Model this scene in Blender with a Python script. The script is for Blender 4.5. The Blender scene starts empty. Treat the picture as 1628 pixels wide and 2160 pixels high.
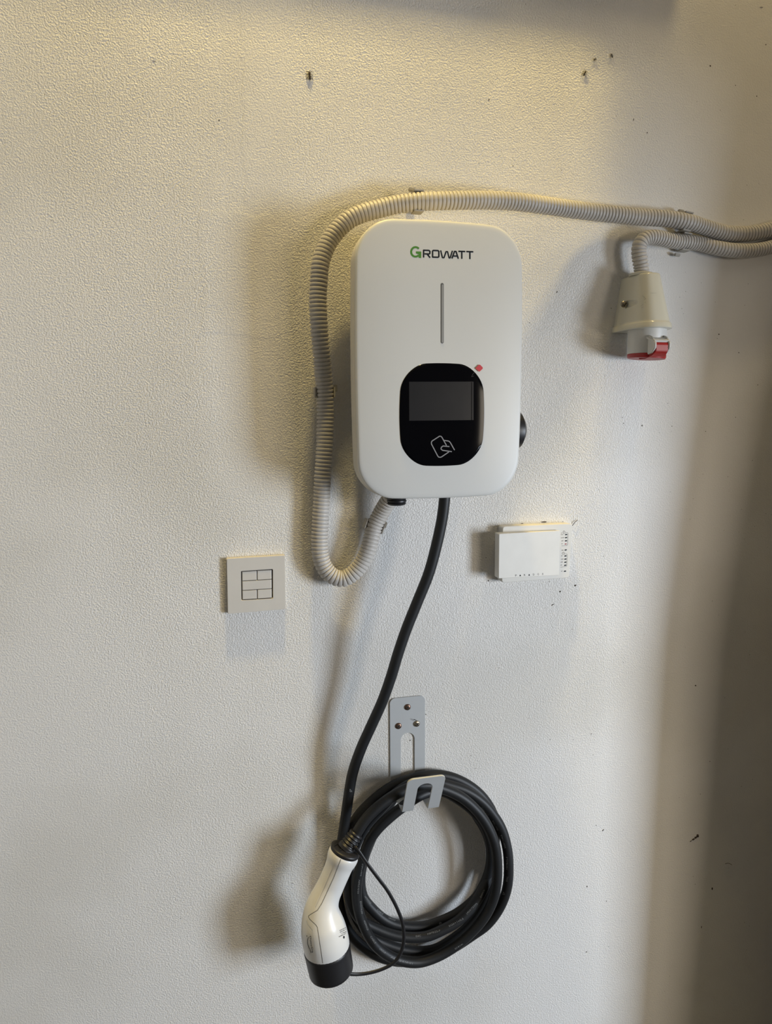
import bpy, bmesh, math, random
from mathutils import Vector, Matrix
from mathutils.bvhtree import BVHTree
random.seed(7)
C = bpy.context.scene.collection
SC = bpy.context.scene

# ---------------------------------------------------------------- camera
FPX, CX, CY = 1498.0, 814.0, 1080.0        # focal length and centre in pixels of the 1628x2160 frame
YAW, PITCH, ROLL = math.radians(13.46), math.radians(7.28), math.radians(-0.39)
CAM_D, CAM_Z = 1.07, 1.50                  # distance to the wall (y = 0) and height above the floor
F = Vector((math.sin(YAW)*math.cos(PITCH), math.cos(YAW)*math.cos(PITCH), -math.sin(PITCH)))
R0 = Vector((math.cos(YAW), -math.sin(YAW), 0)); U0 = R0.cross(F)
RR = R0*math.cos(ROLL)+U0*math.sin(ROLL); UU = -R0*math.sin(ROLL)+U0*math.cos(ROLL)
CAM = Vector((0, -CAM_D, CAM_Z))
cam_data = bpy.data.cameras.new('camera')
cam = bpy.data.objects.new('camera', cam_data); C.objects.link(cam)
cam_data.sensor_fit = 'VERTICAL'; cam_data.sensor_height = 36.0; cam_data.lens = 36.0*FPX/2160.0
cam_data.clip_start = 0.02
M = Matrix(((RR.x, UU.x, -F.x, CAM.x), (RR.y, UU.y, -F.y, CAM.y), (RR.z, UU.z, -F.z, CAM.z), (0, 0, 0, 1)))
cam.matrix_world = M
SC.camera = cam

# ---------------------------------------------------------------- world, lights, exposure
SC.view_settings.view_transform = 'Standard'; SC.view_settings.look = 'None'
SC.view_settings.gamma = 1.0; SC.view_settings.use_curve_mapping = False
SC.view_settings.exposure = 0.0
W = bpy.data.worlds.new('world'); SC.world = W; W.use_nodes = True
W.node_tree.nodes['Background'].inputs[0].default_value = (0.90, 0.88, 0.84, 1)
W.node_tree.nodes['Background'].inputs[1].default_value = 0.04

def area_light(name, loc, target, sx, sy, power, color):
    l = bpy.data.lights.new(name, 'AREA'); l.shape = 'RECTANGLE'; l.size = sx; l.size_y = sy
    l.energy = power; l.color = color
    o = bpy.data.objects.new(name, l); C.objects.link(o); o.location = loc
    o.rotation_euler = (Vector(target)-Vector(loc)).to_track_quat('-Z', 'Y').to_euler()
    return o
# daylight from the right, passing under the added door leaf
area_light('daylight', (3.0, -2.35, 1.10), (0.45, 0, 1.0), 0.66, 1.25, 103, (0.80, 0.91, 1.05))
# softer daylight, nearer to square on the wall
area_light('daylight_front', (2.3, -3.0, 1.45), (0.6, 0, 1.4), 0.9, 0.6, 26, (1.0, 0.87, 0.70))
# warm ceiling lamp above and in front of the wall
area_light('ceiling_lamp_light', (0.15, -0.25, 3.22), (0.15, -0.10, 1.8), 0.12, 0.06, 31, (1.0, 0.75, 0.27))
area_light('warm_fill_right', (0.85, -0.27, 3.15), (0.9, -0.10, 1.8), 0.12, 0.08, 7.0, (1.0, 0.765, 0.35))  # added warm fill for the right-hand edge, not a real second lamp

# ---------------------------------------------------------------- helpers
def ray(px, py):
    d = RR*((px-CX)/FPX) - UU*((py-CY)/FPX) + F
    return d
def P(px, py, d=0.0):
    """point seen at (px, py) that lies d metres in front of the wall"""
    r = ray(px, py); t = (CAM_D-d)/r.y
    return CAM + r*t
def depth_for_x(px, py, X):
    r = ray(px, py); t = X/r.x
    return CAM_D - r.y*t

def finish(name, me, mat=None, parent=None, smooth=False, angle=None):
    o = bpy.data.objects.new(name, me); C.objects.link(o)
    if mat: me.materials.append(mat)
    if smooth:
        for p in me.polygons: p.use_smooth = True
        if angle: me.set_sharp_from_angle(angle=math.radians(angle))
    if parent: o.parent = parent
    return o
def mesh(name, verts, faces, mat=None, parent=None, smooth=False, angle=None):
    me = bpy.data.meshes.new(name); me.from_pydata([tuple(v) for v in verts], [], faces); me.update()
    bm = bmesh.new(); bm.from_mesh(me); bmesh.ops.recalc_face_normals(bm, faces=bm.faces); bm.to_mesh(me); bm.free()
    if parent:                                       # keep world coordinates, parents sit at their own origin
        off = parent_loc(parent)
        for v in me.vertices: v.co -= off
    return finish(name, me, mat, parent, smooth, angle)
def parent_loc(o):
    v = Vector(o.location)
    while o.parent: o = o.parent; v += Vector(o.location)
    return v
def bm_obj(name, bm, mat=None, parent=None, smooth=False, angle=None):
    me = bpy.data.meshes.new(name); bmesh.ops.recalc_face_normals(bm, faces=bm.faces); bm.to_mesh(me); bm.free()
    if parent:
        off = parent_loc(parent)
        for v in me.vertices: v.co -= off
    return finish(name, me, mat, parent, smooth, angle)
def tag(o, label=None, cat=None, group=None, kind=None):
    if label: o['label'] = label
    if cat: o['category'] = cat
    if group: o['group'] = group
    if kind: o['kind'] = kind
    return o
def thing(name, loc, label, cat, group=None):
    o = bpy.data.objects.new(name, None); C.objects.link(o); o.location = loc; o.empty_display_size = 0.02
    return tag(o, label, cat, group)
def box_bm(bm, x0, x1, y0, y1, z0, z1):
    vs = [bm.verts.new((x, y, z)) for x in (x0, x1) for y in (y0, y1) for z in (z0, z1)]
    for f in ((0, 1, 3, 2), (4, 6, 7, 5), (0, 4, 5, 1), (2, 3, 7, 6), (0, 2, 6, 4), (1, 5, 7, 3)):
        bm.faces.new([vs[i] for i in f])
    return vs
def box(name, x0, x1, y0, y1, z0, z1, mat, parent=None, bevel=0, rot=None, pivot=None):
    bm = bmesh.new(); box_bm(bm, x0, x1, y0, y1, z0, z1)
    if bevel: bmesh.ops.bevel(bm, geom=bm.edges[:], offset=bevel, segments=3, profile=0.6, affect='EDGES')
    if rot: bmesh.ops.rotate(bm, verts=bm.verts, cent=pivot, matrix=rot)
    return bm_obj(name, bm, mat, parent, bevel > 0, 35)
def catmull(pts, step=0.004):
    """smooth curve through points (Vectors of any size), resampled at equal arc length (first three comps)"""
    n = len(pts); out = []
    for i in range(n-1):
        p0 = pts[max(i-1, 0)]; p1 = pts[i]; p2 = pts[i+1]; p3 = pts[min(i+2, n-1)]
        def T(a, b): return max((Vector(b[:3])-Vector(a[:3])).length, 1e-5)**0.5
        t0 = 0; t1 = t0+T(p0, p1); t2 = t1+T(p1, p2); t3 = t2+T(p2, p3)
        for k in range(16):
            t = t1+(t2-t1)*k/16
            v = []
            for a, b, c, d in zip(p0, p1, p2, p3):
                A1 = (t1-t)/(t1-t0)*a+(t-t0)/(t1-t0)*b; A2 = (t2-t)/(t2-t1)*b+(t-t1)/(t2-t1)*c
                A3 = (t3-t)/(t3-t2)*c+(t-t2)/(t3-t2)*d
                B1 = (t2-t)/(t2-t0)*A1+(t-t0)/(t2-t0)*A2; B2 = (t3-t)/(t3-t1)*A2+(t-t1)/(t3-t1)*A3
                v.append((t2-t)/(t2-t1)*B1+(t-t1)/(t2-t1)*B2)
            out.append(v)
    out.append(list(pts[-1]))
    L = [0]
    for a, b in zip(out, out[1:]): L.append(L[-1]+(Vector(b[:3])-Vector(a[:3])).length)
    m = max(2, int(L[-1]/step)); res = []; j = 0
    for k in range(m+1):
        s = L[-1]*k/m
        while j < len(L)-2 and L[j+1] < s: j += 1
        u = (s-L[j])/max(L[j+1]-L[j], 1e-9)
        res.append([a+(b-a)*u for a, b in zip(out[j], out[j+1])])
    return res, L[-1]
def frames(pts):
    pts = [Vector(p[:3]) for p in pts]; n = len(pts)
    T = [(pts[min(i+1, n-1)]-pts[max(i-1, 0)]).normalized() for i in range(n)]
    up = Vector((0, -1, 0))
    if abs(T[0].dot(up)) > .9: up = Vector((1, 0, 0))
    N = (up-T[0]*up.dot(T[0])).normalized(); fr = []
    for i in range(n):
        N = (N-T[i]*N.dot(T[i])).normalized(); fr.append((pts[i], T[i], N, T[i].cross(N)))
    return fr
def tube(name, pts, rad, mat, parent=None, seg=20, flat=1.0, caps=True, smooth=True, angle=None):
    """pts resampled points, rad = number or list"""
    fr = frames(pts); vs = []; fs = []
    for i, (p, t, n, b) in enumerate(fr):
        r = rad[i] if isinstance(rad, (list, tuple)) else rad
        for k in range(seg):
            a = 2*math.pi*k/seg
            vs.append(p+n*(r*flat*math.cos(a))+b*(r*math.sin(a)))
    for i in range(len(fr)-1):
        for k in range(seg):
            fs.append((i*seg+k, i*seg+(k+1) % seg, (i+1)*seg+(k+1) % seg, (i+1)*seg+k))
    if caps:
        fs.append(tuple(range(seg))); fs.append(tuple((len(fr)-1)*seg+k for k in range(seg)))
    return mesh(name, vs, fs, mat, parent, smooth, angle)
def lathe(name, origin, axis, prof, mat, parent=None, seg=32, angle=40):
    """profile [(radius, height along axis)]"""
    ax = Vector(axis).normalized(); u = ax.orthogonal().normalized(); w = ax.cross(u); vs = []; fs = []
    for r, h in prof:
        for k in range(seg):
            a = 2*math.pi*k/seg; vs.append(Vector(origin)+ax*h+u*(r*math.cos(a))+w*(r*math.sin(a)))
    for i in range(len(prof)-1):
        for k in range(seg): fs.append((i*seg+k, i*seg+(k+1) % seg, (i+1)*seg+(k+1) % seg, (i+1)*seg+k))
    if prof[0][0] > 1e-6: fs.append(tuple(range(seg)))
    if prof[-1][0] > 1e-6: fs.append(tuple((len(prof)-1)*seg+k for k in range(seg)))
    o = mesh(name, vs, fs, mat, parent, True, angle)
    return o
def rrect(a, b, r, n=10, bowx=0.0, bowz=0.0):
    """closed outline of a rounded rectangle with half sizes a, b, counter-clockwise; bow pulls the corners in"""
    pts = []
    for cx, cz, a0 in ((a-r, b-r, 0), (-(a-r), b-r, 90), (-(a-r), -(b-r), 180), (a-r, -(b-r), 270)):
        for k in range(n+1):
            t = math.radians(a0+90*k/n); pts.append((cx+r*math.cos(t), cz+r*math.sin(t)))
    out = []
    m = len(pts)
    for i in range(m):
        p, q = pts[i], pts[(i+1) % m]; L = math.hypot(q[0]-p[0], q[1]-p[1]); k = max(1, int(L/0.006))
        for j in range(k): out.append((p[0]+(q[0]-p[0])*j/k, p[1]+(q[1]-p[1])*j/k))
    return [(x*(1-bowx*(z/b)**2), z*(1-bowz*(x/a)**2)) for x, z in out]
def bvh_of(o):
    me = o.data; off = parent_loc(o) if o.parent else Vector(o.location)
    return BVHTree.FromPolygons([v.co+off for v in me.vertices], [tuple(p.vertices) for p in me.polygons])
def project(bvh, px, py, lift=0.0003):
    r = ray(px, py).normalized(); h = bvh.ray_cast(CAM, r)
    if h[0] is None: return None
    n = h[1] if h[1].dot(r) < 0 else -h[1]
    return h[0]+n*lift
def ribbon_px(name, bvh, lines, w, mat, parent, lift=0.0003, step=3.0, closed=False):
    """printed or moulded line laid on a surface: polylines given where the photograph shows them"""
    vs = []; fs = []
    for ln in lines:
        pts = [Vector(p) for p in ln]; dense = []
        for a, b in zip(pts, pts[1:]):
            k = max(1, int((b-a).length/step))
            dense += [a+(b-a)*j/k for j in range(k)]
        dense.append(pts[-1])
        prev = None
        for i, p in enumerate(dense):
            t = (dense[min(i+1, len(dense)-1)]-dense[max(i-1, 0)]).normalized(); n = Vector((-t.y, t.x))*w/2
            q1 = project(bvh, p.x+n.x, p.y+n.y, lift); q2 = project(bvh, p.x-n.x, p.y-n.y, lift)
            if q1 is None or q2 is None: prev = None; continue
            vs += [q1, q2]; c = len(vs)
            if prev is not None: fs.append((prev-2, prev-1, c-1, c-2))
            prev = c
    if not fs: return None
    return mesh(name, vs, fs, mat, parent)
def poly_px(name, bvh, outline, mat, parent, lift=0.0003, rings=6):
    """flat print whose outline (pixels) is laid on a surface"""
    cx = sum(p[0] for p in outline)/len(outline); cy = sum(p[1] for p in outline)/len(outline)
    n = len(outline); vs = [project(bvh, cx, cy, lift)]; fs = []
    if vs[0] is None: return None
    for k in range(1, rings+1):
        for p in outline:
            q = project(bvh, cx+(p[0]-cx)*k/rings, cy+(p[1]-cy)*k/rings, lift)
            if q is None: return None
            vs.append(q)
    for i in range(n):
        fs.append((0, 1+i, 1+(i+1) % n))
        for k in range(rings-1): fs.append((1+k*n+i, 1+k*n+(i+1) % n, 1+(k+1)*n+(i+1) % n, 1+(k+1)*n+i))
    return mesh(name, vs, fs, mat, parent)
_txt = {}
def text_mesh(s):
    if s in _txt: return _txt[s]
    c = bpy.data.curves.new('t', 'FONT'); c.body = s; c.size = 1.0; c.resolution_u = 2
    o = bpy.data.objects.new('t', c); C.objects.link(o)
    dg = bpy.context.evaluated_depsgraph_get(); me = bpy.data.meshes.new_from_object(o.evaluated_get(dg))
    vs = [v.co.copy() for v in me.vertices]; fs = [tuple(p.vertices) for p in me.polygons]
    bpy.data.objects.remove(o); bpy.data.curves.remove(c); bpy.data.meshes.remove(me)
    x0 = min(v.x for v in vs); x1 = max(v.x for v in vs); h = 0.69
    _txt[s] = ([((v.x-x0)/(x1-x0), v.y/h) for v in vs], fs); return _txt[s]
def text_px(name, s, bvh, a, b, h, mat, parent, bend=0.0, lift=0.00035, up=None):
    """lettering from baseline start a to baseline end b (pixels), letter height h, laid on the surface"""
    uv, fs0 = text_mesh(s); a = Vector(a); b = Vector(b); t = (b-a).normalized()
    n = Vector((t.y, -t.x)) if up is None else Vector(up)
    vs = []; ok = []
    for u, v in uv:
        p = a+(b-a)*u+n*(h*v+bend*4*u*(1-u)); q = project(bvh, p.x, p.y, lift)
        ok.append(q is not None); vs.append(q if q is not None else Vector((0, 0, 0)))
    fs = [f for f in fs0 if all(ok[i] for i in f)]
    if not fs: return None
    used = sorted({i for f in fs for i in f}); m = {j: i for i, j in enumerate(used)}
    return mesh(name, [vs[j] for j in used], [tuple(m[i] for i in f) for f in fs], mat, parent)

# ---------------------------------------------------------------- materials
def mat(name, color, rough=0.5, metal=0.0, spec=0.5, coat=0.0, noise=0.0, nscale=60.0, bump=0.0, bscale=400.0, var=None):
    m = bpy.data.materials.new(name); m.use_nodes = True; nt = m.node_tree; b = nt.nodes['Principled BSDF']
    b.inputs['Base Color'].default_value = (*color, 1); b.inputs['Roughness'].default_value = rough
    b.inputs['Metallic'].default_value = metal; b.inputs['Specular IOR Level'].default_value = spec
    b.inputs['Coat Weight'].default_value = coat
    tc = nt.nodes.new('ShaderNodeTexCoord')
    if noise:
        n = nt.nodes.new('ShaderNodeTexNoise'); n.inputs['Scale'].default_value = nscale; n.inputs['Detail'].default_value = 4
        nt.links.new(tc.outputs['Object'], n.inputs['Vector'])
        mr = nt.nodes.new('ShaderNodeMapRange'); mr.inputs['From Min'].default_value = 0.3; mr.inputs['From Max'].default_value = 0.7
        mr.inputs['To Min'].default_value = 0; mr.inputs['To Max'].default_value = noise
        nt.links.new(n.outputs['Fac'], mr.inputs['Value'])
        mx = nt.nodes.new('ShaderNodeMix'); mx.data_type = 'RGBA'
        mx.inputs[6].default_value = (*color, 1); mx.inputs[7].default_value = (*(var or [c*0.6 for c in color]), 1)
        nt.links.new(mr.outputs[0], mx.inputs[0]); nt.links.new(mx.outputs[2], b.inputs['Base Color'])
    if bump:
        n = nt.nodes.new('ShaderNodeTexNoise'); n.inputs['Scale'].default_value = bscale; n.inputs['Detail'].default_value = 2
        nt.links.new(tc.outputs['Object'], n.inputs['Vector'])
        bp = nt.nodes.new('ShaderNodeBump'); bp.inputs['Strength'].default_value = 1; bp.inputs['Distance'].default_value = bump
        nt.links.new(n.outputs['Fac'], bp.inputs['Height']); nt.links.new(bp.outputs[0], b.inputs['Normal'])
    return m

def plaster():
    m = bpy.data.materials.new('painted_plaster'); m.use_nodes = True; nt = m.node_tree; N = nt.nodes; L = nt.links
    b = N['Principled BSDF']; b.inputs['Roughness'].default_value = 0.55; b.inputs['Specular IOR Level'].default_value = 0.25
    geo = N.new('ShaderNodeNewGeometry'); pos = geo.outputs['Position']
    sep = N.new('ShaderNodeSeparateXYZ'); L.new(pos, sep.inputs[0])
    def noise(scale, detail=2, rough=0.5, dist=0.0, vec=pos):
        n = N.new('ShaderNodeTexNoise'); n.inputs['Scale'].default_value = scale; n.inputs['Detail'].default_value = detail
        n.inputs['Roughness'].default_value = rough; n.inputs['Distortion'].default_value = dist; L.new(vec, n.inputs['Vector']); return n.outputs['Fac']
    def rng(v, a, c, lo, hi, smooth=True):
        r = N.new('ShaderNodeMapRange'); r.interpolation_type = 'SMOOTHSTEP' if smooth else 'LINEAR'
        for i, x in zip(('From Min', 'From Max', 'To Min', 'To Max'), (a, c, lo, hi)): r.inputs[i].default_value = x
        L.new(v, r.inputs['Value']); return r.outputs[0]
    def math_(op, a, c):
        n = N.new('ShaderNodeMath'); n.operation = op
        for i, x in enumerate((a, c)):
            if isinstance(x, (int, float)): n.inputs[i].default_value = x
            else: L.new(x, n.inputs[i])
        return n.outputs[0]
    X, Z = sep.outputs['X'], sep.outputs['Z']
    # roller-coat stipple: rough over the middle of the wall, worn smooth on the right and in a filled chase on the left
    wob = math_('MULTIPLY', math_('SUBTRACT', noise(3.0, 3), 0.5), 0.25)
    Xw = math_('ADD', X, wob)
    right = rng(Xw, 0.55, 0.85, 1.0, 0.22)
    left = rng(Xw, -0.30, -0.05, 0.5, 1.0)
    bandm = math_('MULTIPLY', rng(Xw, -0.03, 0.05, 0.0, 1.0), rng(Xw, 0.07, 0.14, 1.0, 0.0))
    band = math_('SUBTRACT', 1.0, math_('MULTIPLY', math_('MULTIPLY', bandm, rng(Z, 1.30, 1.45, 0.0, 1.0)), 0.45))
    amp = math_('MULTIPLY', math_('MULTIPLY', math_('MULTIPLY', right, left), band), rng(Z, 0.8, 1.7, 0.72, 1.15))
    fine = noise(400.0, 2.5, 0.55, 0.4)
    fine2 = rng(fine, 0.35, 0.68, 0.0, 1.0)
    mid = noise(170.0, 2, 0.5)
    vor = N.new('ShaderNodeTexVoronoi'); vor.inputs['Scale'].default_value = 260.0; L.new(pos, vor.inputs['Vector'])
    pits = rng(vor.outputs['Distance'], 0.05, 0.40, -0.5, 0.0)
    pm = rng(noise(60.0, 1), 0.50, 0.60, 0.0, 1.0)
    h = math_('ADD', math_('ADD', math_('MULTIPLY', fine2, 0.8), math_('MULTIPLY', mid, 0.6)), math_('MULTIPLY', pits, pm))
    h = math_('MULTIPLY', math_('SUBTRACT', h, 0.62), amp)
    # filled cable chase: slightly proud patch with ragged edges above the switch
    Xe = math_('ADD', X, math_('MULTIPLY', math_('SUBTRACT', noise(45.0, 3), 0.5), 0.022))
    Ze = math_('ADD', Z, math_('MULTIPLY', math_('SUBTRACT', noise(38.0, 3), 0.5), 0.03))
    strip_ = math_('MULTIPLY', math_('MULTIPLY', rng(Xe, 0.022, 0.026, 0.0, 1.0), rng(Xe, 0.052, 0.056, 1.0, 0.0)), rng(Ze, 1.80, 1.806, 0.0, 1.0))
    patch = math_('MULTIPLY', math_('MULTIPLY', rng(Xe, -0.012, -0.006, 0.0, 1.0), rng(Xe, 0.085, 0.092, 1.0, 0.0)), math_('MULTIPLY', rng(Ze, 1.62, 1.628, 0.0, 1.0), rng(Ze, 1.79, 1.798, 1.0, 0.0)))
    h = math_('ADD', h, math_('ADD', math_('MULTIPLY', strip_, -0.35), math_('MULTIPLY', patch, 0.45)))
    # trowel unevenness on a larger scale
    h = math_('ADD', h, math_('MULTIPLY', noise(7.0, 3), 1.2))
    bp = N.new('ShaderNodeBump'); bp.inputs['Strength'].default_value = 1.0; bp.inputs['Distance'].default_value = 0.00075
    L.new(h, bp.inputs['Height']); L.new(bp.outputs[0], b.inputs['Normal'])
    # colour: white emulsion with faint dirt, tiny dark flecks
    mx = N.new('ShaderNodeMix'); mx.data_type = 'RGBA'
    mx.inputs[6].default_value = (0.77, 0.755, 0.73, 1); mx.inputs[7].default_value = (0.69, 0.67, 0.63, 1)
    L.new(rng(noise(2.5, 5), 0.42, 0.66, 0.0, 1.0), mx.inputs[0])
    v2 = N.new('ShaderNodeTexVoronoi'); v2.inputs['Scale'].default_value = 75.0; L.new(pos, v2.inputs['Vector'])
    fl = math_('MULTIPLY', rng(v2.outputs['Distance'], 0.035, 0.075, 1.0, 0.0), rng(noise(23.0, 1), 0.60, 0.64, 0.0, 0.8))
    mx2 = N.new('ShaderNodeMix'); mx2.data_type = 'RGBA'; mx2.inputs[7].default_value = (0.25, 0.22, 0.18, 1)
    L.new(fl, mx2.inputs[0]); L.new(mx.outputs[2], mx2.inputs[6]); L.new(mx2.outputs[2], b.inputs['Base Color'])
    return m

M_WALL = plaster()
M_FLOOR = mat('concrete_floor', (0.05, 0.043, 0.036), 0.8, noise=0.6, nscale=8, bump=0.001, bscale=60)
M_CEIL = mat('ceiling_paint', (0.55, 0.50, 0.42), 0.9, noise=0.3, nscale=4)
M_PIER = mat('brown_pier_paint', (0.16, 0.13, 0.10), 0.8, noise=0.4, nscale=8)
M_BLOCKER = mat('dark_blocker_paint', (0.07, 0.055, 0.045), 0.6, noise=0.5, nscale=20)  # dark paint of the added, unseen light blockers
M_SHELL = mat('charger_white_plastic', (0.65, 0.65, 0.625), 0.42, spec=0.4, bump=0.00004, bscale=1500, noise=0.05, nscale=9)
M_SIDE = mat('charger_side_plastic', (0.62, 0.59, 0.52), 0.5, noise=0.05, nscale=9)
M_GLASS = mat('black_display_glass', (0.003, 0.003, 0.004), 0.10, spec=0.12, noise=0.2, nscale=12)
M_SCREEN = mat('lcd_screen_off', (0.022, 0.022, 0.024), 0.28, spec=0.2, noise=0.4, nscale=30, var=(0.016, 0.016, 0.018))
M_ICON = mat('grey_print', (0.24, 0.24, 0.25), 0.5, noise=0.1)
M_GREEN = mat('green_logo_print', (0.07, 0.24, 0.03), 0.5, noise=0.1)
M_DARKP = mat('dark_grey_print', (0.015, 0.019, 0.025), 0.6, spec=0.15, noise=0.1)
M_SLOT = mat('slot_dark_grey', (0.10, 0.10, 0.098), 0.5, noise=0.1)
M_SLOT2 = mat('light_strip_off', (0.30, 0.30, 0.29), 0.4, noise=0.15)
M_RED = mat('red_pull_tab', (0.55, 0.012, 0.03), 0.4, noise=0.1)
M_BLACKPL = mat('black_plastic', (0.013, 0.013, 0.015), 0.42, noise=0.2, bump=0.00005, bscale=900)
M_CABLE = mat('black_rubber_cable', (0.012, 0.013, 0.0145), 0.50, spec=0.38, noise=0.35, nscale=35, var=(0.018, 0.019, 0.020), bump=0.00006, bscale=700)
M_CPRINT = mat('white_cable_print', (0.30, 0.31, 0.31), 0.6, noise=0.7, nscale=900, var=(0.09, 0.09, 0.09))
M_CONDUIT = mat('conduit_grey_pvc', (0.50, 0.475, 0.44), 0.45, spec=0.4, noise=0.2, nscale=25, var=(0.46, 0.44, 0.41))
M_CLIP = mat('clip_grey_plastic', (0.42, 0.40, 0.36), 0.5, noise=0.2, nscale=80)
M_SOCK = mat('socket_ivory_plastic', (0.60, 0.585, 0.50), 0.22, spec=0.5, noise=0.08, nscale=20)
M_SOCKLID = mat('socket_grey_plastic', (0.60, 0.59, 0.56), 0.42, noise=0.05)
M_SOCKRED = mat('socket_red_plastic', (0.36, 0.018, 0.018), 0.38, noise=0.25, nscale=60)
M_SCREW = mat('zinc_screw', (0.42, 0.36, 0.27), 0.35, metal=1.0, noise=0.5, nscale=400, bump=0.0001, bscale=900)
M_SCREWB = mat('rusty_bronze_screw', (0.25, 0.16, 0.12), 0.4, metal=1.0, noise=0.6, nscale=500, bump=0.0001, bscale=900)
M_HOOK = mat('grey_powder_coat', (0.46, 0.475, 0.48), 0.5, noise=0.08, nscale=40, bump=0.00004, bscale=1800)
M_HOOKEDGE = M_HOOK
M_KEYP = mat('keypad_white_plastic', (0.67, 0.65, 0.60), 0.5, noise=0.15, nscale=30)
M_SWITCH = mat('switch_cream_plastic', (0.63, 0.60, 0.55), 0.5, noise=0.15, nscale=25)
M_GAP = mat('dark_gap', (0.03, 0.028, 0.025), 0.8, noise=0.2)
M_PLUG = mat('plug_pearl_white', (0.74, 0.735, 0.71), 0.32, spec=0.5, noise=0.06, nscale=40)
M_SEAM = mat('plug_seam_shadow', (0.10, 0.095, 0.09), 0.7, noise=0.1)
M_DIRT = mat('dirt', (0.06, 0.045, 0.03), 0.9, noise=0.5, nscale=900)
M_LEDRED = mat('red_lamp', (0.30, 0.006, 0.006), 0.3, noise=0.1)

# ---------------------------------------------------------------- the room
def struct(o): o['kind'] = 'structure'; return o
def rect_xz(name, x0, x1, z0, z1, y, m, t=0.2):
    return box(name, x0, x1, y, y+t, z0, z1, m)
back = struct(rect_xz('wall_back', -2.4, 2.6, 0.0, 3.30, 0.0, M_WALL))
struct(box('floor', -2.4, 3.6, -4.5, 0.2, -0.1, 0.0, M_FLOOR))
struct(box('ceiling', -2.4, 2.6, -3.2, 0.2, 3.30, 3.40, M_CEIL))
struct(box('wall_left', -2.6, -2.4, -4.5, 0.2, 0.0, 3.30, M_WALL))
# right-hand pier, and an unseen door leaf added to dim the daylight higher up
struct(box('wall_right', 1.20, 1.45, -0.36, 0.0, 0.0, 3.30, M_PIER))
dr = struct(box('daylight_blocker', 1.55, 1.60, -1.5, -0.36, 1.53, 3.30, M_BLOCKER))
# added unseen sheet that shades the right side, drawn back towards the top
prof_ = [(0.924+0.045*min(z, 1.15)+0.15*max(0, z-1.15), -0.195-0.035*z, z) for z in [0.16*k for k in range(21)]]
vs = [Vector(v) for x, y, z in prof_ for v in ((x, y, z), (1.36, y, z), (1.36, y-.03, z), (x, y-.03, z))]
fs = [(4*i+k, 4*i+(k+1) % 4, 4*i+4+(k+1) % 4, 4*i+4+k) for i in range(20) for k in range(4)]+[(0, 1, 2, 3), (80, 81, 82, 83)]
struct(mesh('light_blocker_1', vs, fs, M_BLOCKER))

# unseen bar above the frame, added to shade the top of the wall
struct(box('light_blocker_2', -1.9, 0.75, -0.05, 0.0, 2.285, 2.40, M_WALL, bevel=0.012))

# unseen post beside the lamp, added to keep its light off the right
struct(box('light_blocker_3', 0.43, 0.58, -0.19, -0.10, 2.2, 3.30, M_BLOCKER, bevel=0.004))

# ---------------------------------------------------------------- EV charger
FD = 0.118                                          # depth of the front rim
lft = P(748.5, 760, FD); rgt = P(1100, 700, FD); top = P(930, 467, FD); bot = P(905, 1051, FD)
EX, EZ = (lft.x+rgt.x)/2, (top.z+bot.z)/2; EA, EB = (rgt.x-lft.x)/2, (top.z-bot.z)/2
print('charger', EX, EZ, EA*2, EB*2)
ev = thing('ev_charger', (EX, 0, EZ), 'white wall-mounted car charger with a black display and green brand letter', 'charger')
def dome(x, z): return FD+0.006*(1-min(1, abs(x/EA))**4)+0.004*(1-min(1, abs(z/EB))**4)
outl = rrect(EA, EB, 0.049, 12, 0.030, 0.022)
def loft_rings(rings, close0=True, close1=True):
    vs = []; fs = []; n = len(rings[0])
    for r in rings: vs += r
    for i in range(len(rings)-1):
        for k in range(n): fs.append((i*n+k, i*n+(k+1) % n, (i+1)*n+(k+1) % n, (i+1)*n+k))
    if close0: fs.append(tuple(range(n)))
    if close1: fs.append(tuple((len(rings)-1)*n+k for k in range(n)))
    return vs, fs
rings = []
for s in [0.02]+[i/16 for i in range(1, 15)]+[0.92, 0.955, 0.975]:
    rings.append([Vector((EX+x*s, -dome(x*s, z*s), EZ+z*s)) for x, z in outl])
for s, dd in ((0.988, 0.0004), (0.995, 0.0012), (0.9985, 0.0025), (1.0, 0.0045)):
    rings.append([Vector((EX+x*s, -(dome(x*s, z*s)-dd), EZ+z*s)) for x, z in outl])
vs, fs = loft_rings(rings, True, False)
cover = mesh('front_cover', vs, fs, M_SHELL, ev, True, 60)
B_COVER = bvh_of(cover)
rs = [[Vector((EX+x*s, -d, EZ+z*s)) for x, z in outl] for s, d in ((0.999, FD-0.002), (1.0, 0.110), (1.0, 0.086), (0.985, 0.080), (0.93, 0.078))]
vs, fs = loft_rings(rs, False, True)
mesh('side_band', vs, fs, M_SIDE, ev, True, 40)
rs = [[Vector((EX+x*s, -d, EZ+z*s)) for x, z in outl] for s, d in ((0.90, 0.079), (0.86, 0.02), (0.80, 0.0))]
vs, fs = loft_rings(rs)
mesh('back_housing', vs, fs, M_SIDE, ev, True, 40)
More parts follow.
